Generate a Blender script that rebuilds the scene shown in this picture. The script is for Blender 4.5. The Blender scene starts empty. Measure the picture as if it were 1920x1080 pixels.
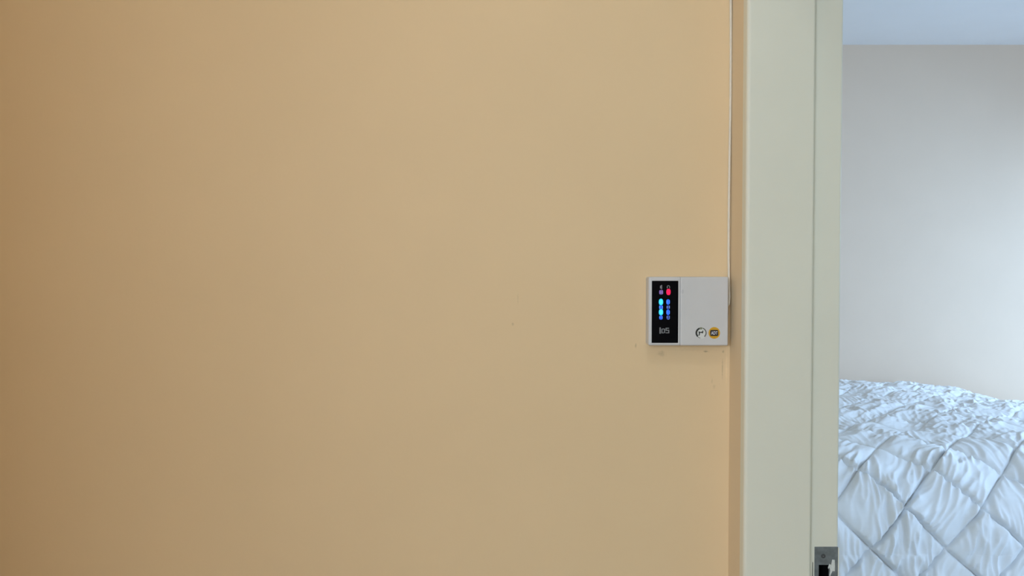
import bpy, bmesh, math
import numpy as np
from mathutils import Vector, Matrix

# ------------------------------------------------------------------ camera
F_PX = 1450.0
PITCH = math.radians(1.4)
CAM_Z = 1.42
scene = bpy.context.scene
cd = bpy.data.cameras.new('camera')
cd.sensor_width = 36.0
cd.lens = F_PX * 36.0 / 1920.0
cd.clip_start = 0.02
cam = bpy.data.objects.new('camera', cd)
scene.collection.objects.link(cam)
cam.location = (0, 0, CAM_Z)
cam.rotation_euler = (math.pi / 2 - PITCH, 0, 0)
scene.camera = cam

# ------------------------------------------------------------------ world, lights, exposure
world = bpy.data.worlds.new('world')
scene.world = world
world.use_nodes = True
bg = world.node_tree.nodes['Background']
bg.inputs[0].default_value = (0.62, 0.80, 1.0, 1)
bg.inputs[1].default_value = 1.0
scene.view_settings.view_transform = 'Standard'
scene.view_settings.look = 'None'
scene.view_settings.exposure = 0.0
scene.view_settings.gamma = 1.0
scene.view_settings.use_curve_mapping = False
scene.cycles.use_denoising = True
scene.cycles.max_bounces = 10
scene.cycles.diffuse_bounces = 6


def area(name, loc, aim, sx, sy, power, col):
    ld = bpy.data.lights.new(name, 'AREA')
    ld.shape = 'RECTANGLE'
    ld.size, ld.size_y = sx, sy
    ld.energy = power
    ld.color = col
    o = bpy.data.objects.new(name, ld)
    scene.collection.objects.link(o)
    o.location = loc
    d = Vector(aim) - Vector(loc)
    o.rotation_euler = d.to_track_quat('-Z', 'Y').to_euler()
    return o


# daylight through the bedroom window (wall at x = 4.3) and the living room window (wall at y = -3)
area('bedroom_daylight', (4.95, 3.05, 2.15), (2.2, 3.9, 0.45), 2.9, 1.45, 208, (0.46, 0.675, 1.0))
area('added_bedroom_front_fill', (3.45, -0.75, 1.75), (2.0, 3.2, 1.05), 1.45, 1.4, 98, (0.47, 0.672, 1.0))  # added fill for the ceiling and the near side of the bed
area('living_daylight', (-1.90, -3.35, 1.95), (-0.5, 1.33, 1.65), 2.4, 1.45, 200, (0.665, 0.765, 0.92))

# ------------------------------------------------------------------ layout
RIGHT = Vector((1, 0, 0))
FWD = Vector((0, math.cos(PITCH), -math.sin(PITCH)))
UP = Vector((0, math.sin(PITCH), math.cos(PITCH)))
CAM = Vector((0, 0, CAM_Z))


def at(px, py, y):
    """pixel of the 1920x1080 photograph -> point on the vertical plane at distance y"""
    d = RIGHT * ((px - 960) / F_PX) + UP * ((540 - py) / F_PX) + FWD
    return CAM + d * (y / d.y)


Y_WALL = 1.33                      # wall with the keypad
X_COR = at(1366.5, 900, Y_WALL).x  # its right corner = hall face of the doorway wall
Y_STOP = 1.237                     # face of the door stop
Y_REB = 1.250                      # rebate face of the jamb
Y_LIN = 1.262                      # back of the jamb lining
X_STOP = at(1524.5, 540, Y_STOP).x
X_BED = at(1576, 540, Y_REB).x     # bedroom face of the doorway wall
Y_NEAR = Y_REB - 0.80
Z_HEAD = 2.05
X_LEFT = -0.92
Y_HALL = -3.0
X_LIV = -3.60                     # living room the hall opens into
Y_RET = -0.38                      # end of the short wall left of the keypad wall
Y_BACK = 4.967                     # bedroom back wall
X_WIN = 4.30
Y_BF = -0.30
CEIL = 2.85

# ------------------------------------------------------------------ helpers
col = scene.collection


def tag(o, label=None, cat=None, group=None, kind=None):
    if label: o['label'] = label
    if cat: o['category'] = cat
    if group: o['group'] = group
    if kind: o['kind'] = kind
    return o


def wloc(o):
    # parts are modelled in place: only the Empty of a thing carries an offset
    return Vector(o.location) if o.type == 'EMPTY' else Vector((0, 0, 0))


def empty(name, loc):
    o = bpy.data.objects.new(name, None)
    o.empty_display_size = 0.05
    col.objects.link(o)
    o.location = loc
    return o


def link(name, me, mat, parent=None, smooth=False):
    if isinstance(me, bmesh.types.BMesh):
        bm = me
        bmesh.ops.recalc_face_normals(bm, faces=bm.faces)
        me = bpy.data.meshes.new(name)
        bm.to_mesh(me)
        bm.free()
    o = bpy.data.objects.new(name, me)
    col.objects.link(o)
    me.materials.clear()
    me.materials.append(mat)
    if smooth:
        for p in me.polygons: p.use_smooth = True
    if parent is not None:
        o.parent = parent
        o.matrix_parent_inverse = Matrix.Translation(-wloc(parent))
    return o


def box(bm, x0, x1, y0, y1, z0, z1, bev=0.0, seg=2, edges=None):
    r = bmesh.ops.create_cube(bm, size=1.0)
    vs = r['verts']
    for v in vs:
        v.co.x = x0 if v.co.x < 0 else x1
        v.co.y = y0 if v.co.y < 0 else y1
        v.co.z = z0 if v.co.z < 0 else z1
    if bev > 0:
        es = {e for v in vs for e in v.link_edges}
        if edges: es = [e for e in es if edges(e)]
        bmesh.ops.bevel(bm, geom=list(es), offset=bev, offset_type='OFFSET', segments=seg, profile=0.5, affect='EDGES', clamp_overlap=True)


def prism(bm, pts, y0, y1):
    """closed outline [(x, z)] extruded between two y planes"""
    a = [bm.verts.new((x, y0, z)) for x, z in pts]
    b = [bm.verts.new((x, y1, z)) for x, z in pts]
    n = len(pts)
    bm.faces.new(a)
    bm.faces.new(b[::-1])
    for i in range(n):
        bm.faces.new((a[i], b[i], b[(i + 1) % n], a[(i + 1) % n]))


def oval(cx, cz, rx, rz, n=32, p=2.0):
    out = []
    for i in range(n):
        t = 2 * math.pi * i / n
        c, s = math.cos(t), math.sin(t)
        out.append((cx + rx * math.copysign(abs(c) ** (2 / p), c), cz + rz * math.copysign(abs(s) ** (2 / p), s)))
    return out


def ring_sector(bm, cx, cz, r0, r1, a0, a1, y0, y1, n=24):
    a0, a1 = math.radians(a0), math.radians(a1)
    o = [(cx + r1 * math.cos(a0 + (a1 - a0) * i / n), cz + r1 * math.sin(a0 + (a1 - a0) * i / n)) for i in range(n + 1)]
    i_ = [(cx + r0 * math.cos(a0 + (a1 - a0) * i / n), cz + r0 * math.sin(a0 + (a1 - a0) * i / n)) for i in range(n + 1)]
    for k in range(n):
        prism(bm, [i_[k], o[k], o[k + 1], i_[k + 1]], y0, y1)


def tube(bm, pts, r, n=10):
    rings = []
    pts = [Vector(p) for p in pts]
    for i, p in enumerate(pts):
        t = (pts[min(i + 1, len(pts) - 1)] - pts[max(i - 1, 0)]).normalized()
        u = t.cross(Vector((0, 1, 0))).normalized()
        w = t.cross(u).normalized()
        rings.append([bm.verts.new(p + (u * math.cos(a) + w * math.sin(a)) * r) for a in [2 * math.pi * k / n for k in range(n)]])
    for a, b in zip(rings, rings[1:]):
        for k in range(n):
            bm.faces.new((a[k], a[(k + 1) % n], b[(k + 1) % n], b[k]))
    bm.faces.new(rings[0])
    bm.faces.new(rings[-1][::-1])


def text_mesh(body, height, cx, cz, y_front, depth=0.0002, bold=0.0, xscale=1.0):
    """lettering facing the hall (-y), centred on cx, cz, scaled to the given height"""
    cu = bpy.data.curves.new('lettering_curve', 'FONT')
    cu.body = body
    cu.extrude = 0.05
    cu.offset = bold
    to = bpy.data.objects.new('lettering_curve', cu)
    col.objects.link(to)
    dg = bpy.context.evaluated_depsgraph_get()
    me = bpy.data.meshes.new_from_object(to.evaluated_get(dg))
    bpy.data.objects.remove(to)
    bpy.data.curves.remove(cu)
    n = len(me.vertices)
    co = np.empty(n * 3)
    me.vertices.foreach_get('co', co)
    co = co.reshape(-1, 3)
    mn, mx = co.min(0), co.max(0)
    k = height / (mx[1] - mn[1])
    out = np.empty_like(co)
    out[:, 0] = cx + (co[:, 0] - (mn[0] + mx[0]) / 2) * k * xscale
    out[:, 2] = cz + (co[:, 1] - (mn[1] + mx[1]) / 2) * k
    out[:, 1] = y_front + (mx[2] - co[:, 2]) / (mx[2] - mn[2]) * depth
    me.vertices.foreach_set('co', out.ravel())
    me.update()
    return me


def cut(o, x0, x1, y0, y1, z0, z1):
    bm = bmesh.new()
    box(bm, x0, x1, y0, y1, z0, z1)
    me = bpy.data.meshes.new('cutter')
    bm.to_mesh(me); bm.free()
    c = bpy.data.objects.new('cutter', me)
    col.objects.link(c)
    m = o.modifiers.new('cut', 'BOOLEAN')
    m.operation = 'DIFFERENCE'; m.solver = 'EXACT'; m.object = c
    dg = bpy.context.evaluated_depsgraph_get()
    new = bpy.data.meshes.new_from_object(o.evaluated_get(dg))
    o.modifiers.clear()
    old = o.data
    o.data = new
    bpy.data.objects.remove(c)
    bpy.data.meshes.remove(me)
    bpy.data.meshes.remove(old)


# ------------------------------------------------------------------ materials
def material(name, color, rough=0.5, spec=0.5, metal=0.0, noise=None, bump=None, emit=None, coat=0.0):
    m = bpy.data.materials.new(name)
    m.use_nodes = True
    nt = m.node_tree
    b = nt.nodes['Principled BSDF']
    b.inputs['Base Color'].default_value = (*color, 1)
    b.inputs['Roughness'].default_value = rough
    b.inputs['Metallic'].default_value = metal
    b.inputs['Specular IOR Level'].default_value = spec
    b.inputs['Coat Weight'].default_value = coat
    geo = nt.nodes.new('ShaderNodeNewGeometry')
    if noise:
        sc, amt = noise
        n = nt.nodes.new('ShaderNodeTexNoise')
        n.inputs['Scale'].default_value = sc
        n.inputs['Detail'].default_value = 4
        nt.links.new(geo.outputs['Position'], n.inputs['Vector'])
        r = nt.nodes.new('ShaderNodeMapRange')
        r.inputs['From Min'].default_value = 0.3; r.inputs['From Max'].default_value = 0.7
        r.inputs['To Min'].default_value = 1 - amt; r.inputs['To Max'].default_value = 1 + amt
        nt.links.new(n.outputs['Fac'], r.inputs['Value'])
        mul = nt.nodes.new('ShaderNodeVectorMath'); mul.operation = 'SCALE'
        mul.inputs[0].default_value = color
        nt.links.new(r.outputs[0], mul.inputs['Scale'])
        nt.links.new(mul.outputs[0], b.inputs['Base Color'])
    if bump:
        sc, st, dist = bump
        n = nt.nodes.new('ShaderNodeTexNoise')
        n.inputs['Scale'].default_value = sc
        n.inputs['Detail'].default_value = 3
        nt.links.new(geo.outputs['Position'], n.inputs['Vector'])
        bp = nt.nodes.new('ShaderNodeBump')
        bp.inputs['Strength'].default_value = st
        bp.inputs['Distance'].default_value = dist
        nt.links.new(n.outputs['Fac'], bp.inputs['Height'])
        nt.links.new(bp.outputs[0], b.inputs['Normal'])
    if emit:
        b.inputs['Emission Color'].default_value = (*emit[0], 1)
        b.inputs['Emission Strength'].default_value = emit[1]
    return m


PEACH = (0.745, 0.562, 0.338)
M = {}
M['wall'] = material('peach_wall_paint', PEACH, 0.6, 0.3, noise=(3.0, 0.02), bump=(160, 0.12, 0.001))
M['wall_strip'] = material('greyer_peach_wall_paint', (0.735, 0.59, 0.40), 0.6, 0.3, noise=(3.0, 0.02), bump=(160, 0.12, 0.001))  # less saturated tone of the peach paint
M['frame'] = material('cream_gloss_paint', (0.715, 0.70, 0.585), 0.38, 0.4, noise=(6.0, 0.015), bump=(60, 0.05, 0.001))
M['bed_wall'] = material('bedroom_wall_paint', (0.725, 0.585, 0.465), 0.65, 0.3, noise=(3.0, 0.015), bump=(120, 0.1, 0.001))
M['ceiling'] = material('white_ceiling_paint', (0.89, 0.91, 0.95), 0.8, 0.2, noise=(4.0, 0.01))
M['floor'] = material('brown_carpet', (0.20, 0.165, 0.13), 0.95, 0.1, noise=(40, 0.15), bump=(600, 0.5, 0.003))
M['bed_floor'] = material('pale_carpet', (0.52, 0.52, 0.50), 0.95, 0.1, noise=(40, 0.08), bump=(600, 0.5, 0.003))
M['white_plastic'] = material('off_white_plastic', (0.595, 0.59, 0.585), 0.42, 0.45, noise=(30, 0.015))
M['black_gloss'] = material('black_gloss_plastic', (0.003, 0.003, 0.004), 0.16, 0.06, noise=(50, 0.1))
M['grey_print'] = material('grey_print', (0.20, 0.21, 0.22), 0.5, 0.3)
M['faint_print'] = material('pale_grey_print', (0.30, 0.29, 0.32), 0.5, 0.3)
M['cyan_led'] = material('cyan_lamp', (0.02, 0.2, 0.3), 0.4, emit=((0.004, 0.62, 0.95), 1.0))
M['cyan_core'] = material('cyan_lamp_core', (0.02, 0.2, 0.3), 0.4, emit=((0.08, 0.78, 1.0), 1.0))
M['blue_led'] = material('blue_lamp', (0.0, 0.03, 0.2), 0.4, emit=((0.002, 0.11, 0.80), 1.0))
M['blue_print'] = material('blue_lit_print', (0.05, 0.1, 0.3), 0.4, emit=((0.06, 0.22, 0.95), 1.0))
M['pale_blue_print'] = material('pale_blue_print', (0.05, 0.1, 0.2), 0.4, emit=((0.10, 0.17, 0.42), 1.0))
M['dim_blue'] = material('dim_blue_glow', (0.0, 0.02, 0.15), 0.4, emit=((0.001, 0.07, 0.62), 1.0))
M['dark_blue'] = material('dark_blue_glow', (0.0, 0.01, 0.08), 0.4, emit=((0.001, 0.025, 0.24), 1.0))
M['red_led'] = material('red_lamp', (0.3, 0.0, 0.02), 0.4, emit=((1.0, 0.003, 0.085), 1.0))
M['purple_led'] = material('purple_lamp', (0.1, 0.05, 0.2), 0.4, emit=((0.09, 0.05, 0.19), 1.0))
M['purple_print'] = material('pale_purple_print', (0.1, 0.05, 0.2), 0.4, emit=((0.19, 0.13, 0.32), 1.0))
M['amber'] = material('amber_vinyl', (0.62, 0.33, 0.012), 0.4, noise=(300, 0.1))
M['navy'] = material('navy_print', (0.012, 0.010, 0.018), 0.5)
M['white_print'] = material('white_print', (0.70, 0.70, 0.78), 0.5)
M['sticker_white'] = material('white_vinyl', (0.66, 0.67, 0.64), 0.4)
M['black_print'] = material('black_print', (0.02, 0.022, 0.02), 0.5)
M['dark_grey_print'] = material('dark_grey_print', (0.12, 0.125, 0.11), 0.5)
M['olive_print'] = material('olive_print', (0.20, 0.21, 0.13), 0.5)
M['cable'] = material('cream_cable_sheath', (0.72, 0.66, 0.55), 0.45, noise=(80, 0.03))
M['steel'] = material('dull_grey_steel', (0.20, 0.225, 0.235), 0.5, 0.5, metal=0.55, noise=(90, 0.22), bump=(200, 0.15, 0.0005))
M['screw'] = material('dark_screw_steel', (0.09, 0.095, 0.10), 0.45, 0.5, metal=0.6, noise=(200, 0.2))
M['pocket'] = material('shade_dark_latch_pocket', (0.006, 0.006, 0.006), 0.8, 0.1, noise=(90, 0.3))  # shade inside the latch hole put into a near-black colour
M['paint_smear'] = material('dried_paint', (0.62, 0.64, 0.60), 0.5, noise=(250, 0.1))
M['quilt'] = material('white_cotton', (0.77, 0.78, 0.79), 0.85, 0.2, noise=(20, 0.01), bump=(900, 0.15, 0.0006))
M['mattress'] = material('mattress_ticking', (0.72, 0.72, 0.70), 0.9, 0.1, noise=(20, 0.05))
M['wood'] = material('brown_bed_wood', (0.16, 0.09, 0.05), 0.5, noise=(14, 0.25))
M['window'] = material('white_window_paint', (0.80, 0.80, 0.78), 0.4, noise=(10, 0.02))
M['lamp_metal'] = material('white_lamp_metal', (0.75, 0.75, 0.73), 0.4, noise=(30, 0.03))
M['globe'] = material('added_opal_lamp_glass', (0.85, 0.83, 0.78), 0.3, emit=((0.84, 0.94, 1.0), 17.0))

g = bpy.data.materials.new('clear_window_glass')
g.use_nodes = True
nt = g.node_tree
nt.nodes.clear()
out = nt.nodes.new('ShaderNodeOutputMaterial')
mix = nt.nodes.new('ShaderNodeMixShader'); mix.inputs[0].default_value = 0.06
tr = nt.nodes.new('ShaderNodeBsdfTransparent'); tr.inputs[0].default_value = (0.97, 0.99, 0.98, 1)
gl = nt.nodes.new('ShaderNodeBsdfGlossy'); gl.inputs['Roughness'].default_value = 0.02
nt.links.new(tr.outputs[0], mix.inputs[1]); nt.links.new(gl.outputs[0], mix.inputs[2])
nt.links.new(mix.outputs[0], out.inputs[0])
M['glass'] = g

# the keypad wall: same paint with the scuffs, chips, a painted keypad shadow and a hairline crack of the photograph
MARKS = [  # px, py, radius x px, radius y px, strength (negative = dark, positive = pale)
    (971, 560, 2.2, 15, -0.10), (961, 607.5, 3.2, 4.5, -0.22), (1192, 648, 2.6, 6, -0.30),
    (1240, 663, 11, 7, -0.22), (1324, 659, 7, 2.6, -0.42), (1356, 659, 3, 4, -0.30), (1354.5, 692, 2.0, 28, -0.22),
    (1335, 714, 2.2, 8, -0.14), (1339, 725, 4, 6, -0.12), (1362, 690, 2.5, 45, 0.10), (1300, 655, 60, 5, -0.07)]  # the last, wide band is the keypad's soft shadow painted into the wall


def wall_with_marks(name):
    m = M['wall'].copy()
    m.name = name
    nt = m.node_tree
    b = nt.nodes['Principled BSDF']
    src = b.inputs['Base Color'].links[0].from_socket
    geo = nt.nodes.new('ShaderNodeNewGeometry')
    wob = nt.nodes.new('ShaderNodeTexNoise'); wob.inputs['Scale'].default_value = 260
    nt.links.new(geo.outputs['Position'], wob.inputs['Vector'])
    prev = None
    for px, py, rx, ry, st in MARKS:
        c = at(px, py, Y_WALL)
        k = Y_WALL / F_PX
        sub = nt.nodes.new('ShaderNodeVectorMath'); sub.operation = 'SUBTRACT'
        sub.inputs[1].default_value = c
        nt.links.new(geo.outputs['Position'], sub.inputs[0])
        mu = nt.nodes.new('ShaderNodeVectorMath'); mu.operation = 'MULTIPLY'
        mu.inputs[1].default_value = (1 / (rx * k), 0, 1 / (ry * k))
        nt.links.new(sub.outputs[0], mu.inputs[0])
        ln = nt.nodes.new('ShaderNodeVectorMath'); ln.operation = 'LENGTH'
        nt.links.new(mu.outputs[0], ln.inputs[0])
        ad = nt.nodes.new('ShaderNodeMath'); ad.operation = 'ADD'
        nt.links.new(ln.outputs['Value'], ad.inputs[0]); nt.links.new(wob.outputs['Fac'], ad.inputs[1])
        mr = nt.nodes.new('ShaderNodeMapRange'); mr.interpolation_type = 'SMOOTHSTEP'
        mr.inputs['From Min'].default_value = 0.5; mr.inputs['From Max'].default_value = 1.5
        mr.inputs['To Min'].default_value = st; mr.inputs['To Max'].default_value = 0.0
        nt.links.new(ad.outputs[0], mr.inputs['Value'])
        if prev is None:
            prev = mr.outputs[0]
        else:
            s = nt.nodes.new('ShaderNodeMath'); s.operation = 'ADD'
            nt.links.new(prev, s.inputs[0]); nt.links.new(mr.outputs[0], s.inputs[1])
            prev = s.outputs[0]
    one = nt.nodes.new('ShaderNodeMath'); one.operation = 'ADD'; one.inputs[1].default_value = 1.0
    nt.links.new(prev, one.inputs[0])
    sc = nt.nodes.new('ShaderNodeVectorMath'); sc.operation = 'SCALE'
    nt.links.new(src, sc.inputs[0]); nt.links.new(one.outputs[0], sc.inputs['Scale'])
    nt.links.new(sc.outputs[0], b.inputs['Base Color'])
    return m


M['wall_marked'] = wall_with_marks('peach_wall_paint_scuffed_and_shaded')


# ------------------------------------------------------------------ the setting
def struct(name, boxes, mat, label, cat, bev=0.0):
    bm = bmesh.new()
    for b in boxes: box(bm, *b, bev=bev)
    return tag(link(name, bm, mat), label, cat, kind='structure')


T = 0.12
struct('floor', [(X_LIV - T, X_BED, Y_HALL - T, Y_BACK + T, -0.1, 0.0)], M['floor'], 'brown carpeted floor of hall and living room', 'floor')
struct('floor_bedroom', [(X_BED, X_WIN + T, Y_HALL - T, Y_BACK + T, -0.1, 0.0)], M['bed_floor'], 'pale carpeted floor of the bedroom', 'floor')
struct('ceiling', [(X_LIV - T, X_WIN + T, Y_HALL - T, Y_BACK + T, CEIL, CEIL + 0.1)], M['ceiling'], 'white ceiling over the bedroom and hall', 'ceiling')
struct('wall_far', [(X_LEFT - T, X_COR, Y_WALL, Y_WALL + T, 0, CEIL)], M['wall_marked'], 'peach beige hall wall that carries the keypad', 'wall')
wr = struct('wall_right', [(X_COR, X_BED, Y_HALL - T, Y_NEAR - 0.012, 0, CEIL), (X_COR, X_BED, Y_LIN, Y_BACK, 0, CEIL),
                           (X_COR, X_BED, Y_NEAR - 0.012, Y_LIN, Z_HEAD + 0.012, CEIL)], M['wall_strip'], 'narrow peach wall strip between keypad corner and door frame', 'wall')
struct('wall_left', [(X_LEFT - T, X_LEFT, Y_RET, Y_WALL, 0, CEIL)], M['wall'], 'short peach hall wall left of the keypad wall', 'wall')
struct('wall_living_back', [(X_LIV, X_LEFT - T, Y_RET, Y_RET + T, 0, CEIL)], M['wall'], 'peach living room wall beside the hall', 'wall')
struct('wall_living_left', [(X_LIV - T, X_LIV, Y_HALL - T, Y_RET + T, 0, CEIL)], M['wall'], 'peach living room wall opposite the bedroom doorway', 'wall')


def window_wall_y(name, x0, x1, y, th, wx0, wx1, wz0, wz1, mat, label):
    return struct(name, [(x0, wx0, y - th, y, 0, CEIL), (wx1, x1, y - th, y, 0, CEIL),
                         (wx0, wx1, y - th, y, 0, wz0), (wx0, wx1, y - th, y, wz1, CEIL)], mat, label, 'wall')


HW = (-3.20, -0.70, 1.05, 2.50)
window_wall_y('wall_near', X_LIV, X_COR, Y_HALL, T, *HW, M['wall'], 'peach hall wall with the living room window behind the viewer')
BW = (1.60, 4.65, 0.80, 2.10)
struct('wall_bedroom_right', [(X_WIN, X_WIN + T, Y_BF, BW[0], 0, CEIL), (X_WIN, X_WIN + T, BW[1], Y_BACK, 0, CEIL),
                              (X_WIN, X_WIN + T, BW[0], BW[1], 0, BW[2]), (X_WIN, X_WIN + T, BW[0], BW[1], BW[3], CEIL)],
       M['bed_wall'], 'bedroom wall with the wide window', 'wall')
struct('wall_bedroom_back', [(X_BED, X_WIN + T, Y_BACK, Y_BACK + T, 0, CEIL)], M['bed_wall'], 'pale greyish bedroom wall behind the bed', 'wall')
FW = (2.72, 4.18, 0.95, 2.35)
window_wall_y('wall_bedroom_front', X_BED, X_WIN + T, Y_BF, T, *FW, M['bed_wall'], 'pale bedroom wall with an added window facing the bed')

# windows (outside the frame of the photograph; they let the daylight in; the front bedroom one is added for fill)
w1 = tag(empty('window_1', (X_WIN, (BW[0] + BW[1]) / 2, BW[2])), 'wide white framed bedroom window beside the bed', 'window', kind='structure')
bm = bmesh.new()
for b in [(BW[0], BW[0] + .05, BW[2], BW[3]), (BW[1] - .05, BW[1], BW[2], BW[3]), (BW[0] + .05, BW[1] - .05, BW[2], BW[2] + .05), (BW[0] + .05, BW[1] - .05, BW[3] - .05, BW[3]), (3.05, 3.09, BW[2] + .05, BW[3] - .05)]:
    box(bm, X_WIN + .03, X_WIN + .09, *b, bev=.004)
link('window_frame', bm, M['window'], w1)
for a, b in ((BW[0] + .05, 3.05), (3.09, BW[1] - .05)):
    bm = bmesh.new(); box(bm, X_WIN + .058, X_WIN + .062, a, b, BW[2] + .05, BW[3] - .05)
    link('pane', bm, M['glass'], w1)
bm = bmesh.new(); box(bm, X_WIN - .06, X_WIN + .03, BW[0] - .04, BW[1] + .04, BW[2] - .03, BW[2], bev=.006)
link('window_sill', bm, M['window'], w1)
for name, W, yw, label in (('window_2', HW, Y_HALL, 'wide white framed living room window behind the viewer'),
                           ('added_window_3', FW, Y_BF, 'added unseen white framed bedroom window facing the quilted bed')):
    w = tag(empty(name, ((W[0] + W[1]) / 2, yw, W[2])), label, 'window', kind='structure')
    bm = bmesh.new()
    for b in [(W[0], W[0] + .05, W[2], W[3]), (W[1] - .05, W[1], W[2], W[3]), (W[0] + .05, W[1] - .05, W[2], W[2] + .05), (W[0] + .05, W[1] - .05, W[3] - .05, W[3])]:
        box(bm, b[0], b[1], yw - .09, yw - .03, b[2], b[3], bev=.004)
    link('window_frame', bm, M['window'], w)
    bm = bmesh.new(); box(bm, W[0] + .05, W[1] - .05, yw - .062, yw - .058, W[2] + .05, W[3] - .05)
    link('pane', bm, M['glass'], w)

# door frame: lining boards with a rebate, stops and the strike plate
d1 = tag(empty('door_1', (X_COR, (Y_NEAR + Y_REB) / 2, 0)), 'cream painted door frame between hall and bedroom', 'door frame', kind='structure')
EPS = 0.0008


def vertical(e):
    a, b = e.verts
    return abs(a.co.x - b.co.x) < 1e-6 and abs(a.co.y - b.co.y) < 1e-6


bm = bmesh.new(); box(bm, X_COR - EPS, X_BED + EPS, Y_REB, Y_LIN + .002, 0, Z_HEAD + .012, bev=.0040, seg=4, edges=vertical)
jamb = link('jamb', bm, M['frame'], d1)
bm = bmesh.new(); box(bm, X_COR - EPS - .0006, X_STOP, Y_STOP, Y_REB + .001, 0, Z_HEAD, bev=.0055, seg=4, edges=lambda e: vertical(e) and e.verts[0].co.y < Y_STOP + .001 and e.verts[0].co.x < X_STOP - .001)
bmesh.ops.bevel(bm, geom=[e for e in bm.edges if vertical(e) and e.verts[0].co.y < Y_STOP + .001 and e.verts[0].co.x > X_STOP - .001], offset=.0022, segments=3, affect='EDGES')
link('door_stop', bm, M['frame'], d1)
bm = bmesh.new(); box(bm, X_COR - EPS, X_BED + EPS, Y_NEAR - .014, Y_NEAR, 0, Z_HEAD + .012, bev=.0028, edges=vertical)
link('jamb', bm, M['frame'], d1)
bm = bmesh.new(); box(bm, X_COR - EPS - .0006, X_STOP, Y_NEAR - .001, Y_NEAR + .013, 0, Z_HEAD, bev=.002, edges=vertical)
link('door_stop', bm, M['frame'], d1)
bm = bmesh.new(); box(bm, X_COR - EPS, X_BED + EPS, Y_NEAR, Y_REB, Z_HEAD, Z_HEAD + .014)
link('head_board', bm, M['frame'], d1)
bm = bmesh.new(); box(bm, X_COR - EPS, X_STOP, Y_NEAR + .013, Y_STOP, Z_HEAD - .013, Z_HEAD + .001)
link('door_stop', bm, M['frame'], d1)

# strike plate in the rebate
Z_SP1 = at(1548, 1025, Y_REB).z
Z_SP0 = Z_SP1 - 0.165
X_SP0, X_SP1 = at(1527, 1050, Y_REB).x, X_BED + .0002
HX0, HX1 = at(1534.5, 1070, Y_REB).x, at(1553.5, 1070, Y_REB).x
HZ1 = at(1545, 1058.5, Y_REB).z
HZ0 = HZ1 - 0.040
cut(jamb, HX0 - .001, HX1 + .001, Y_REB - .02, Y_LIN + .02, HZ0 - .001, HZ1 + .001)
cut(wr, HX0 - .001, HX1 + .001, Y_LIN - .005, Y_LIN + .030, HZ0 - .001, HZ1 + .001)
for p in jamb.data.polygons: p.use_smooth = False
bm = bmesh.new()
box(bm, X_SP0, X_SP1, Y_REB - .0014, Y_REB + .0006, Z_SP0, Z_SP1, bev=.0005, seg=1)
plate = link('strike_plate', bm, M['steel'], d1)
plate['label'] = 'dull grey steel strike plate with paint smears'
cut(plate, HX0, HX1, Y_REB - .02, Y_REB + .02, HZ0, HZ1)
bm = bmesh.new()
y0, y1 = Y_REB - .0002, Y_LIN + .028
for b in [(HX0 - .0009, HX0, y0, y1, HZ0, HZ1), (HX1, HX1 + .0009, y0, y1, HZ0, HZ1), (HX0, HX1, y0, y1, HZ1, HZ1 + .0009),
          (HX0, HX1, y0, y1, HZ0 - .0009, HZ0), (HX0 - .0009, HX1 + .0009, y1, y1 + .001, HZ0 - .0009, HZ1 + .0009)]:
    box(bm, *b)
link('latch_pocket', bm, M['pocket'], plate)
# lip of the plate turned round the bedroom edge of the jamb, painted over
bm = bmesh.new()
box(bm, X_SP1 - .0004, X_SP1 + .0016, Y_REB - .0015, Y_REB + .010, Z_SP0 + .004, Z_SP1 - .0015, bev=.0006, seg=2)
link('plate_lip', bm, M['frame'], plate)
# split in the paint along the stop beside the plate
bm = bmesh.new()
xa, za = at(1523.4, 1053, Y_REB).x, at(1523.4, 1053, Y_REB).z
prism(bm, [(xa, za), (xa + .0009, za - .002), (xa + .0009, Z_SP0 + .01), (xa, Z_SP0)], Y_REB - .0003, Y_REB + .0004)
link('paint_split', bm, M['pocket'], plate)
for px, z in ((1543, at(1543, 1042, Y_REB).z), (1543, Z_SP0 + .013)):
    sx = at(px, 1042, Y_REB).x
    bm = bmesh.new()
    ring_sector(bm, sx, z, .0012, .0036, 0, 360, Y_REB - .0018, Y_REB, n=20)
    prism(bm, oval(sx, z, .0012, .0012, 12), Y_REB - .0011, Y_REB)
    box(bm, sx - .0034, sx + .0034, Y_REB - .0019, Y_REB - .0010, z + .0006, z + .0014)
    link('screw', bm, M['screw'], plate)
bm = bmesh.new()
sm = [(1559.6, 1048.6), (1564.3, 1049), (1564.8, 1060), (1564.2, 1070.2), (1560, 1070), (1557.5, 1075), (1555.6, 1080), (1554.2, 1078), (1556, 1069), (1554.4, 1063), (1552.6, 1066), (1551.8, 1063.5), (1554.6, 1056.2), (1557.4, 1059)]
prism(bm, [(at(a, b, Y_REB).x, at(a, b, Y_REB).z) for a, b in sm], Y_REB - .0018, Y_REB - .0010)
link('paint_smear', bm, M['paint_smear'], plate)

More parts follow.
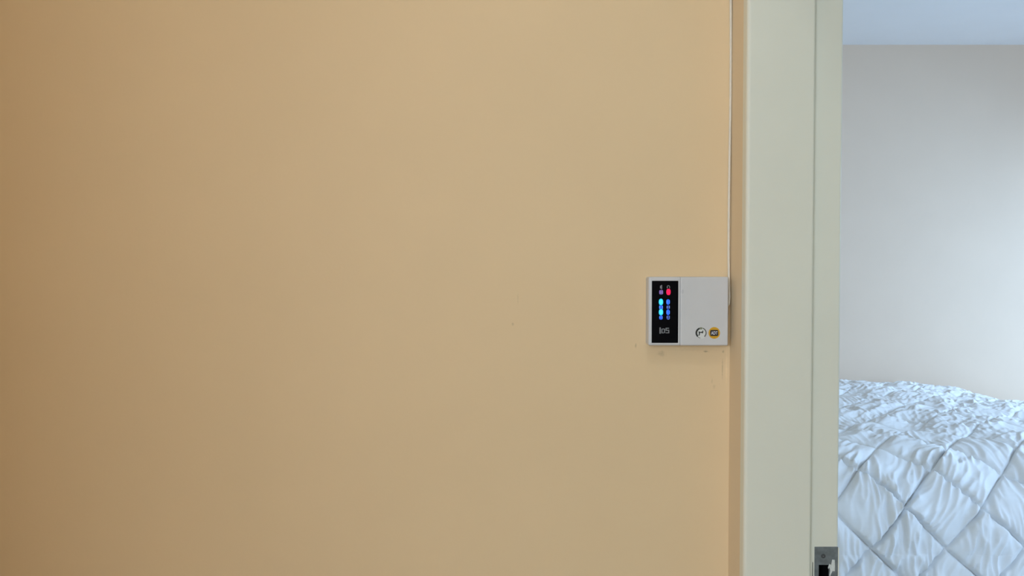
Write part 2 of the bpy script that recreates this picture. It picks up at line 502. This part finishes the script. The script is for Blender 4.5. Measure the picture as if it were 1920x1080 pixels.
# door leaf, swung into the bedroom on the near jamb (unseen; added to keep bedroom light off the jamb)
def make_leaf(ang):
    W, TH = Y_REB - Y_NEAR - .006, .040
    piv = Vector((X_BED + .002, Y_NEAR + .003, 0))
    c, sn = math.cos(ang), math.sin(ang)

    def put(bm):
        # local: x along the leaf from the hinge, y through its thickness
        for v in bm.verts:
            x, y = v.co.x, v.co.y
            v.co.x = piv.x + c * x - sn * y
            v.co.y = piv.y + sn * x + c * y
        return bm
    bm = bmesh.new(); box(bm, 0, W, 0.0, TH, .008, Z_HEAD - .004, bev=.002)
    leaf = link('unseen_door_leaf', put(bm), M['frame'], d1)
    for sgn, yy in ((-1, 0.0), (1, TH)):
        bm = bmesh.new()
        box(bm, W - .080, W - .035, yy - .003, yy + .003, .86, 1.02, bev=.001)
        tube(bm, [(W - .058, yy, .96), (W - .058, yy + sgn * .045, .96), (W - .064, yy + sgn * .052, .96), (W - .17, yy + sgn * .052, .958)], .008, 10)
        link('handle', put(bm), M['steel'], leaf)
    for z in (.25, 1.75):
        bm = bmesh.new(); tube(bm, [(-.004, TH * 0 - .004, z), (-.004, -.004, z + .10)], .005, 10)
        link('hinge', put(bm), M['steel'], leaf)


make_leaf(math.radians(33))

# ------------------------------------------------------------------ comforter and bed
rng = np.random.RandomState(7)
PERM = rng.permutation(512)
GRAD = rng.uniform(0, 2 * np.pi, 512)


def perlin(x, y, seed=0):
    xi = np.floor(x).astype(int); yi = np.floor(y).astype(int)
    xf = x - xi; yf = y - yi

    def gr(ix, iy, dx, dy):
        h = PERM[(PERM[(ix + seed * 37) % 512] + iy) % 512]
        a = GRAD[h]
        return np.cos(a) * dx + np.sin(a) * dy
    u = xf ** 3 * (xf * (xf * 6 - 15) + 10); v = yf ** 3 * (yf * (yf * 6 - 15) + 10)
    n00 = gr(xi, yi, xf, yf); n10 = gr(xi + 1, yi, xf - 1, yf)
    n01 = gr(xi, yi + 1, xf, yf - 1); n11 = gr(xi + 1, yi + 1, xf - 1, yf - 1)
    return (n00 * (1 - u) + n10 * u) * (1 - v) + (n01 * (1 - u) + n11 * u) * v


BED_TOP = 0.715
Y_N = 2.80      # near side of the bed
Y_F = 4.86
R = 0.33


def make_comforter():
    # cross-section (y, z) as a polyline: near drape, rounded edge, top, rounded far edge, far drape
    prof = []
    zb = 0.10
    zt = BED_TOP
    for t in np.linspace(0, 1, 40): prof.append((Y_N - 0.05 + 0.05 * t, zb + (zt - R - zb) * t))
    for t in np.linspace(0, math.pi / 2, 30)[1:]: prof.append((Y_N + R - R * math.cos(t), zt - R + R * math.sin(t)))
    for t in np.linspace(0, 1, 80)[1:]: prof.append((Y_N + R + (Y_F - 0.07 - Y_N - R) * t, zt + 0.012 * math.sin(math.pi * t)))
    for t in np.linspace(0, math.pi / 2, 16)[1:]: prof.append((Y_F - 0.07 + 0.07 * math.sin(t), zt - 0.07 + 0.07 * math.cos(t)))
    for t in np.linspace(0, 1, 10)[1:]: prof.append((Y_F, zt - 0.07 - 0.35 * t))
    prof = np.array(prof)
    seg = np.hypot(*np.diff(prof, axis=0).T)
    S = np.concatenate([[0], np.cumsum(seg)])
    ns = 780
    nv = 760
    s = np.linspace(0, S[-1], ns)
    v = np.linspace(0.60, 3.95, nv)
    py = np.interp(s, S, prof[:, 0]); pz = np.interp(s, S, prof[:, 1])
    # bed length: flat to X_F, then the foot end rolls down
    X_F = 2.60
    Vx = np.where(v < X_F, v, X_F + np.sin(np.clip(v - X_F, 0, math.pi / 2)))
    dz = np.where(v < X_F, 0, 0.50 * (1 - np.cos(np.clip(v - X_F, 0, math.pi / 2)))) + 0.085 * np.clip(v - 2.1, 0, 1.3)
    SS, VV = np.meshgrid(s, v, indexing='ij')
    P = np.zeros((ns, nv, 3))
    P[:, :, 0] = Vx[None, :]
    P[:, :, 1] = py[:, None]
    P[:, :, 2] = pz[:, None] * (1 - dz[None, :] / BED_TOP)
    s_top = S[39] + R * math.pi / 2            # arc length where the flat top begins
    top = np.clip((SS - s_top + 0.24) / 0.26, 0, 1)
    top = top * top * (3 - 2 * top)
    # a seam crossing sits where the photograph shows one (1695, 952)
    dy_, dz_ = py, pz - CAM_Z
    row = 540 - F_PX * (dy_ * UP.y + dz_ * UP.z) / (dy_ * FWD.y + dz_ * FWD.z)
    k0 = int(np.argmin(np.abs(row[:ns // 3] - 952)))
    x_c = (1695 - 960) / F_PX * (dy_[k0] * FWD.y + dz_[k0] * FWD.z)
    QA, QB = x_c + s[k0], x_c - s[k0]
    # quilting: diamonds of 0.28 m diagonal
    L = 0.280
    wob = 0.018 * perlin(VV * 5, SS * 5, 3)
    A = (VV + SS + wob - QA) / L
    B = (VV - SS + 0.018 * perlin(VV * 5, SS * 5, 4) - QB) / L
    fa = np.abs(A - np.round(A)); fb = np.abs(B - np.round(B))
    ca, cb = np.floor(A).astype(int), np.floor(B).astype(int)
    hsh = (PERM[(PERM[ca % 512] + cb) % 512] / 512.0)
    puff = (1 - np.exp(-fa * 10)) * (1 - np.exp(-fb * 10))
    h = 0.022 * puff * (1 - 0.55 * top)
    # seam groove
    h -= 0.0045 * (np.exp(-(fa * L / 0.005) ** 2) + np.exp(-(fb * L / 0.005) ** 2)) * (1 - 0.5 * top)
    # gathers: ridges running away from the seams, turned a little in every cell
    ang = (hsh - 0.5) * 1.2 - 0.22
    wx = 0.030 * perlin(VV * 8, SS * 8, 5); wy = 0.04 * perlin(VV * 6, SS * 6, 6)
    c, sn = np.cos(ang), np.sin(ang)
    across = (VV + wx) * c + (SS + wy) * sn
    along = -(VV + wx) * sn + (SS + wy) * c
    rd = perlin(across * 26 + hsh * 31, along * 6, 7)
    ridg = 1 - np.abs(rd) * 2.4
    rd2 = 1 - np.abs(perlin(across * 44, along * 10 + hsh * 17, 8)) * 2.4
    edge = np.minimum(fa, fb)
    near_seam = np.exp(-edge * 6)
    fade = np.clip(edge / 0.045, 0, 1)
    patch = np.clip(0.75 + 1.5 * perlin(VV * 4.5, SS * 4.5, 9), 0.15, 1.6)
    h += fade * patch * (0.025 * ridg * (0.5 + 0.5 * near_seam) + 0.011 * rd2 * (0.35 + 0.65 * near_seam)) * (1 - 0.7 * top)
    # crumples on top of the bed: broader, less ordered folds
    pp, qq = (VV + SS) * 0.7071, (VV - SS) * 0.7071
    warp = 0.05 * perlin(VV * 5, SS * 5, 12)
    f1 = 1 - np.abs(perlin(pp * 3.2 + 2 * warp, qq * 5.5 + 3 * warp, 10)) * 2.2
    f2 = 1 - np.abs(perlin(pp * 6 + 4 * warp, qq * 15 + 8 * warp, 11)) * 2.2
    f3 = 1 - np.abs(perlin(pp * 14 + 6 * warp, qq * 31 + 12 * warp, 14)) * 2.2
    loose = np.clip(0.55 + 1.6 * perlin(VV * 3.7, SS * 3.2, 17), 0.1, 1.5)
    h += top * (0.018 * f1 + loose * (0.0135 * f2 + 0.007 * f3) - 0.010)
    # hollows along the edge where the comforter bends over the side of the bed
    lip = np.exp(-((SS - (s_top - 0.20)) / 0.10) ** 2)
    h += lip * 0.030 * perlin(VV * 7.5, SS * 6, 16)
    h += 0.014 * perlin(VV * 3.1, SS * 3.1, 13)
    du = np.gradient(P, axis=0); dv = np.gradient(P, axis=1)
    N = np.cross(dv, du)
    N /= np.linalg.norm(N, axis=2, keepdims=True) + 1e-9
    mid = N[ns // 2, nv // 4]
    if mid[2] < 0: N = -N
    P = P + N * h[:, :, None]
    P[:, :, 1] = np.minimum(P[:, :, 1], Y_BACK - 0.012)
    verts = P.reshape(-1, 3)
    idx = np.arange(ns * nv).reshape(ns, nv)
    f = np.stack([idx[:-1, :-1], idx[:-1, 1:], idx[1:, 1:], idx[1:, :-1]], axis=-1).reshape(-1, 4)
    me = bpy.data.meshes.new('comforter')
    me.vertices.add(len(verts)); me.vertices.foreach_set('co', verts.astype(np.float32).ravel())
    me.loops.add(f.size); me.loops.foreach_set('vertex_index', f.astype(np.int32).ravel())
    me.polygons.add(len(f))
    me.polygons.foreach_set('loop_start', np.arange(0, f.size, 4, dtype=np.int32))
    me.polygons.foreach_set('loop_total', np.full(len(f), 4, dtype=np.int32))
    me.update(calc_edges=True)
    me.validate()
    return me


comf = tag(link('comforter', make_comforter(), M['quilt'], None, True), 'rumpled white diamond-quilted comforter spread over the bed', 'comforter')

bed = tag(empty('bed', (1.7, 3.85, 0)), 'low bed under the white quilted comforter', 'bed')
bm = bmesh.new(); box(bm, 0.70, 2.68, 3.00, 4.80, 0.36, 0.62, bev=.04, seg=3)
link('mattress', bm, M['mattress'], bed, False)
bm = bmesh.new(); box(bm, 0.70, 2.68, 3.00, 4.80, 0.12, 0.36, bev=.01)
link('bed_base', bm, M['wood'], bed)
for x in (0.78, 2.55):
    for y in (3.08, 4.66):
        bm = bmesh.new(); box(bm, x, x + .06, y, y + .06, 0, .12)
        link('leg', bm, M['wood'], bed)
bm = bmesh.new(); box(bm, X_BED + .005, X_BED + .05, 2.95, 4.85, 0, 1.05, bev=.008)
box(bm, X_BED + .04, 0.71, 3.3, 3.36, 0.2, 0.3); box(bm, X_BED + .04, 0.71, 4.4, 4.46, 0.2, 0.3)
link('headboard', bm, M['wood'], bed)

# ------------------------------------------------------------------ alarm keypad
YF = 1.302                                 # front of the housing
kp = empty('alarm_keypad', at(1290, 648, Y_WALL))
tag(kp, 'white wall-mounted alarm keypad with black display strip and two round stickers', 'keypad')


def K(px, py, y=YF):
    p = at(px, py, y)
    return p.x, p.z


x0, z1 = K(1216.5, 519); x1, z0 = K(1365.3, 648.2)
xc, _ = K(1275.0, 580)
bm = bmesh.new()
box(bm, x0, x1, YF + .006, Y_WALL, z0, z1, bev=.004, seg=3, edges=lambda e: abs(e.verts[0].co.y - e.verts[1].co.y) > 1e-4)
link('back_housing', bm, M['white_plastic'], kp)
bm = bmesh.new()
box(bm, x0, xc - .0003, YF, YF + .0075, z0, z1, bev=.0032, seg=4, edges=lambda e: not (e.verts[0].co.x > xc - .001 and e.verts[1].co.x > xc - .001))
link('front_surround', bm, M['white_plastic'], kp, False)
bm = bmesh.new()
box(bm, xc + .0002, x1, YF - .0005, YF + .0075, z0, z1, bev=.0026, seg=4)
cover = link('keypad_cover', bm, M['white_plastic'], kp)
cover['label'] = 'plain white flip cover over the keys'
# finger recess of the cover and the small smudge beside the display
px0, pz1 = K(1222.3, 526.5); px1, pz0 = K(1271.3, 643.0)
bm = bmesh.new()
box(bm, px0, px1, YF - .0007, YF + .002, pz0, pz1, bev=.0006, seg=2)
panel = link('display_panel', bm, M['black_gloss'], kp)
panel['label'] = 'glossy black display strip with lit zone lamps'
YP = YF - .0007
PXM = YP / F_PX


def lamp(px, py, rx, ry, mat, name='status_light', p=2.3, dy=.0003):
    cx, cz = K(px, py, YP)
    bm = bmesh.new()
    prism(bm, oval(cx, cz, rx * PXM, ry * PXM, 28, p), YP - dy, YP + .0002)
    return link(name, bm, mat, panel)


lamp(1239.3, 566.2, 4.1, 6.1, M['cyan_led']); lamp(1239.2, 566.0, 2.6, 4.4, M['cyan_core'], 'lamp_core', dy=.0005)
lamp(1239.3, 585.2, 4.1, 6.0, M['cyan_led']); lamp(1239.2, 585.0, 2.6, 4.3, M['cyan_core'], 'lamp_core', dy=.0005)
lamp(1252.6, 566.2, 3.4, 5.2, M['blue_led']); lamp(1252.6, 585.5, 3.3, 5.4, M['blue_led'])
lamp(1253.4, 547.4, 3.9, 5.8, M['red_led'], p=2.6)
lamp(1239.6, 547.9, 3.7, 4.2, M['purple_led'], p=3.5)


def bars(rects, mat, name='printed_symbol', dy=.0005):
    bm = bmesh.new()
    for a, b, c, d in rects:
        p, q = K(a, d, YP), K(c, b, YP)
        box(bm, p[0], q[0], YP - dy, YP + .0002, p[1], q[1], bev=.0001, seg=1)
    return link(name, bm, mat, panel)


# the small lit marks between and inside the lamps, as two upright strokes each
lamp(1239.3, 576.0, 3.6, 3.6, M['dim_blue'], 'lit_field', 3.0, .0002)
bars([(1236.2, 573.0, 1238.2, 579.0), (1240.8, 573.0, 1242.6, 579.4)], M['blue_print'])
lamp(1252.7, 576.0, 3.2, 3.4, M['dark_blue'], 'lit_field', 3.0, .0002)
bars([(1250.2, 573.4, 1251.9, 578.4), (1254.2, 573.2, 1255.8, 578.4)], M['pale_blue_print'])
lamp(1239.2, 595.4, 3.3, 4.0, M['dim_blue'], 'lit_field', 2.6, .0002)
bars([(1236.4, 593.0, 1238.3, 597.4), (1240.4, 592.6, 1242.0, 597.6)], M['blue_print'])
lamp(1252.7, 595.4, 3.0, 3.8, M['dark_blue'], 'lit_field', 2.6, .0002)
bars([(1250.0, 592.4, 1251.6, 596.8), (1254.3, 592.2, 1255.8, 594.2), (1254.3, 595.0, 1255.8, 597.4), (1251.2, 598.2, 1254.8, 599.0)], M['pale_blue_print'])
bars([(1249.9, 562.8, 1251.6, 569.6), (1254.2, 562.8, 1255.6, 569.6)], M['blue_print'])
bars([(1249.9, 582.4, 1251.4, 588.6), (1254.2, 582.4, 1255.7, 588.8)], M['blue_print'])
bars([(1236.8, 545.0, 1238.4, 550.6), (1241.2, 544.4, 1242.6, 550.6), (1238.5, 547.0, 1241.1, 548.2)], M['purple_print'])
# small power and padlock symbols above the two upper lamps
for dx, h0, h1 in ((-1.1, 535.6, 541), (1.0, 534.4, 542.2)):
    a = K(1239.5 + dx - .75, h1, YP); b = K(1239.5 + dx + .75, h0, YP)
    bm = bmesh.new(); box(bm, a[0], b[0], YP - .0004, YP + .0002, a[1], b[1], bev=.0001, seg=1)
    link('printed_symbol', bm, M['faint_print'], panel)
cx, cz = K(1253.2, 537.8, YP)
bm = bmesh.new()
ring_sector(bm, cx, cz, 1.7 * PXM, 2.9 * PXM, 0, 180, YP - .0004, YP + .0002, 14)
box(bm, cx - 2.9 * PXM, cx - 1.2 * PXM, YP - .0004, YP + .0002, cz - 2.6 * PXM, cz)
box(bm, cx + 1.7 * PXM, cx + 2.9 * PXM, YP - .0004, YP + .0002, cz - 3.0 * PXM, cz)
link('printed_symbol', bm, M['grey_print'], panel)


# maker's lettering: a plain I, an angular D and an angular S built of strokes
def strokes(rects, name='letter'):
    bm = bmesh.new()
    for a, b, c, d in rects:
        p, q = K(a, d, YP), K(c, b, YP)
        box(bm, p[0], q[0], YP - .0004, YP + .0002, p[1], q[1])
    return link(name, bm, M['grey_print'], panel)


strokes([(1236.4, 613.9, 1239.0, 625.6)])
strokes([(1240.1, 616.6, 1242.0, 624.8), (1242.0, 616.0, 1245.0, 617.6), (1242.0, 623.4, 1245.0, 624.8), (1245.0, 616.4, 1247.0, 624.2)])
strokes([(1248.0, 614.6, 1254.3, 616.3), (1248.0, 616.3, 1249.8, 618.5), (1248.0, 618.5, 1254.8, 620.2), (1253.0, 620.2, 1254.8, 623.2), (1248.0, 623.2, 1254.8, 624.8)])

# stickers on the cover
YC = YF - .0005
U = YC / F_PX
cx, cz = K(1314.5, 624.2, YC)
bm = bmesh.new(); prism(bm, oval(cx, cz, 10.4 * U, 11.0 * U, 40), YC - .0002, YC + .0003)
st = link('sticker', bm, M['sticker_white'], cover)
st['label'] = 'round white sticker with dark ring and animal emblem'


def part_on_cover(name, mat, fn):
    bm = bmesh.new(); fn(bm)
    return link(name, bm, mat, cover)


y0, y1 = YC - .0004, YC
part_on_cover('emblem_ring', M['black_print'], lambda b: ring_sector(b, cx, cz, 7.3 * U, 10.5 * U, 108, 226, y0, y1))
part_on_cover('emblem_ring', M['dark_grey_print'], lambda b: (ring_sector(b, cx, cz, 8.3 * U, 10.3 * U, -48, 72, y0, y1), ring_sector(b, cx, cz, 9.2 * U, 10.2 * U, 226, 262, y0, y1)))
part_on_cover('emblem_mark', M['olive_print'], lambda b: ring_sector(b, cx, cz, 6.6 * U, 10.6 * U, 76, 106, y0, y1, 8))


def emblem(b):
    pts = [(-4.8, 2.6), (-3.4, 3.2), (-2.6, 2.0), (1.6, 2.2), (3.0, 4.6), (3.9, 4.4), (4.0, 1.2), (3.2, -0.8), (1.6, -0.6), (0.4, 0.4), (-2.0, 0.2), (-2.3, -2.2), (-3.2, -5.0), (-4.9, -5.0), (-4.2, -1.6)]
    prism(b, [(cx + p * U, cz + q * U) for p, q in pts], y0, y1)


part_on_cover('emblem_figure', M['black_print'], emblem)
c2x, c2z = K(1339.2, 624.2, YC)
bm = bmesh.new(); prism(bm, oval(c2x, c2z, 10.8 * U, 11.0 * U, 40), YC - .0002, YC + .0003)
st2 = link('sticker', bm, M['amber'], cover)
st2['label'] = 'round amber sticker with ADT lettering on a dark block'
part_on_cover('emblem_block', M['navy'], lambda b: prism(b, oval(c2x - .1 * U, c2z - .1 * U, 7.6 * U, 5.7 * U, 32, 7), y0, y1))
link('lettering', text_mesh('ADT', 6.2 * U, c2x, c2z - .1 * U, YC - .0006, .0004, 0.015, 0.68), M['white_print'], cover)
bm = bmesh.new(); prism(bm, oval(*K(1280.0, 546.5, YC), 2.2 * U, 4.2 * U, 20), YC - .0001, YC + .0003)
link('smudge', bm, material('faint_grey_smudge', (0.52, 0.515, 0.52), 0.5), cover)

# ------------------------------------------------------------------ cable in the corner
r = .0022
top_pts = [(X_COR - .0030, Y_WALL - r, CEIL - .0005)]
for py in range(-300, 540, 60):
    z = at(1366, py, Y_WALL).z
    top_pts.append((X_COR - .0030 + .0008 * math.sin(py / 90.0), Y_WALL - r - .0002, z))
ze = at(1366, 545, Y_WALL).z
top_pts += [(X_COR - .0034, Y_WALL - .006, ze), (X_COR - .0038, Y_WALL - .009, ze - .010), (X_COR - .0050, Y_WALL - .011, ze - .022), (x1 - .003, Y_WALL - .012, ze - .032)]
bm = bmesh.new(); tube(bm, top_pts, r, 10)
tag(link('keypad_cable', bm, M['cable'], None, True), 'thin cream cable running down the wall corner into the keypad', 'cable')

# ------------------------------------------------------------------ hall ceiling lamp (unseen, added to brighten the upper keypad wall)
lx, ly = 0.00, 0.10
lamp_root = tag(empty('added_ceiling_lamp', (lx, ly, CEIL)), 'added unseen round opal glass ceiling lamp in the hall', 'lamp')


def lathe(prof, n=32):
    bm = bmesh.new()
    rings = [[bm.verts.new((lx + q * math.cos(2 * math.pi * k / n), ly + q * math.sin(2 * math.pi * k / n), z)) for k in range(n)] for q, z in prof]
    for a, b in zip(rings, rings[1:]):
        for k in range(n): bm.faces.new((a[k], a[(k + 1) % n], b[(k + 1) % n], b[k]))
    bm.faces.new(rings[0]); bm.faces.new(rings[-1][::-1])
    return bm


link('ceiling_rose', lathe([(.15, CEIL), (.155, CEIL - .012), (.15, CEIL - .03), (.13, CEIL - .032)]), M['lamp_metal'], lamp_root, True)
link('glass_shade', lathe([(.14 * math.cos(t), CEIL - .03 - .09 * math.sin(t)) for t in np.linspace(0, 1.5, 14)]), M['globe'], lamp_root, True)
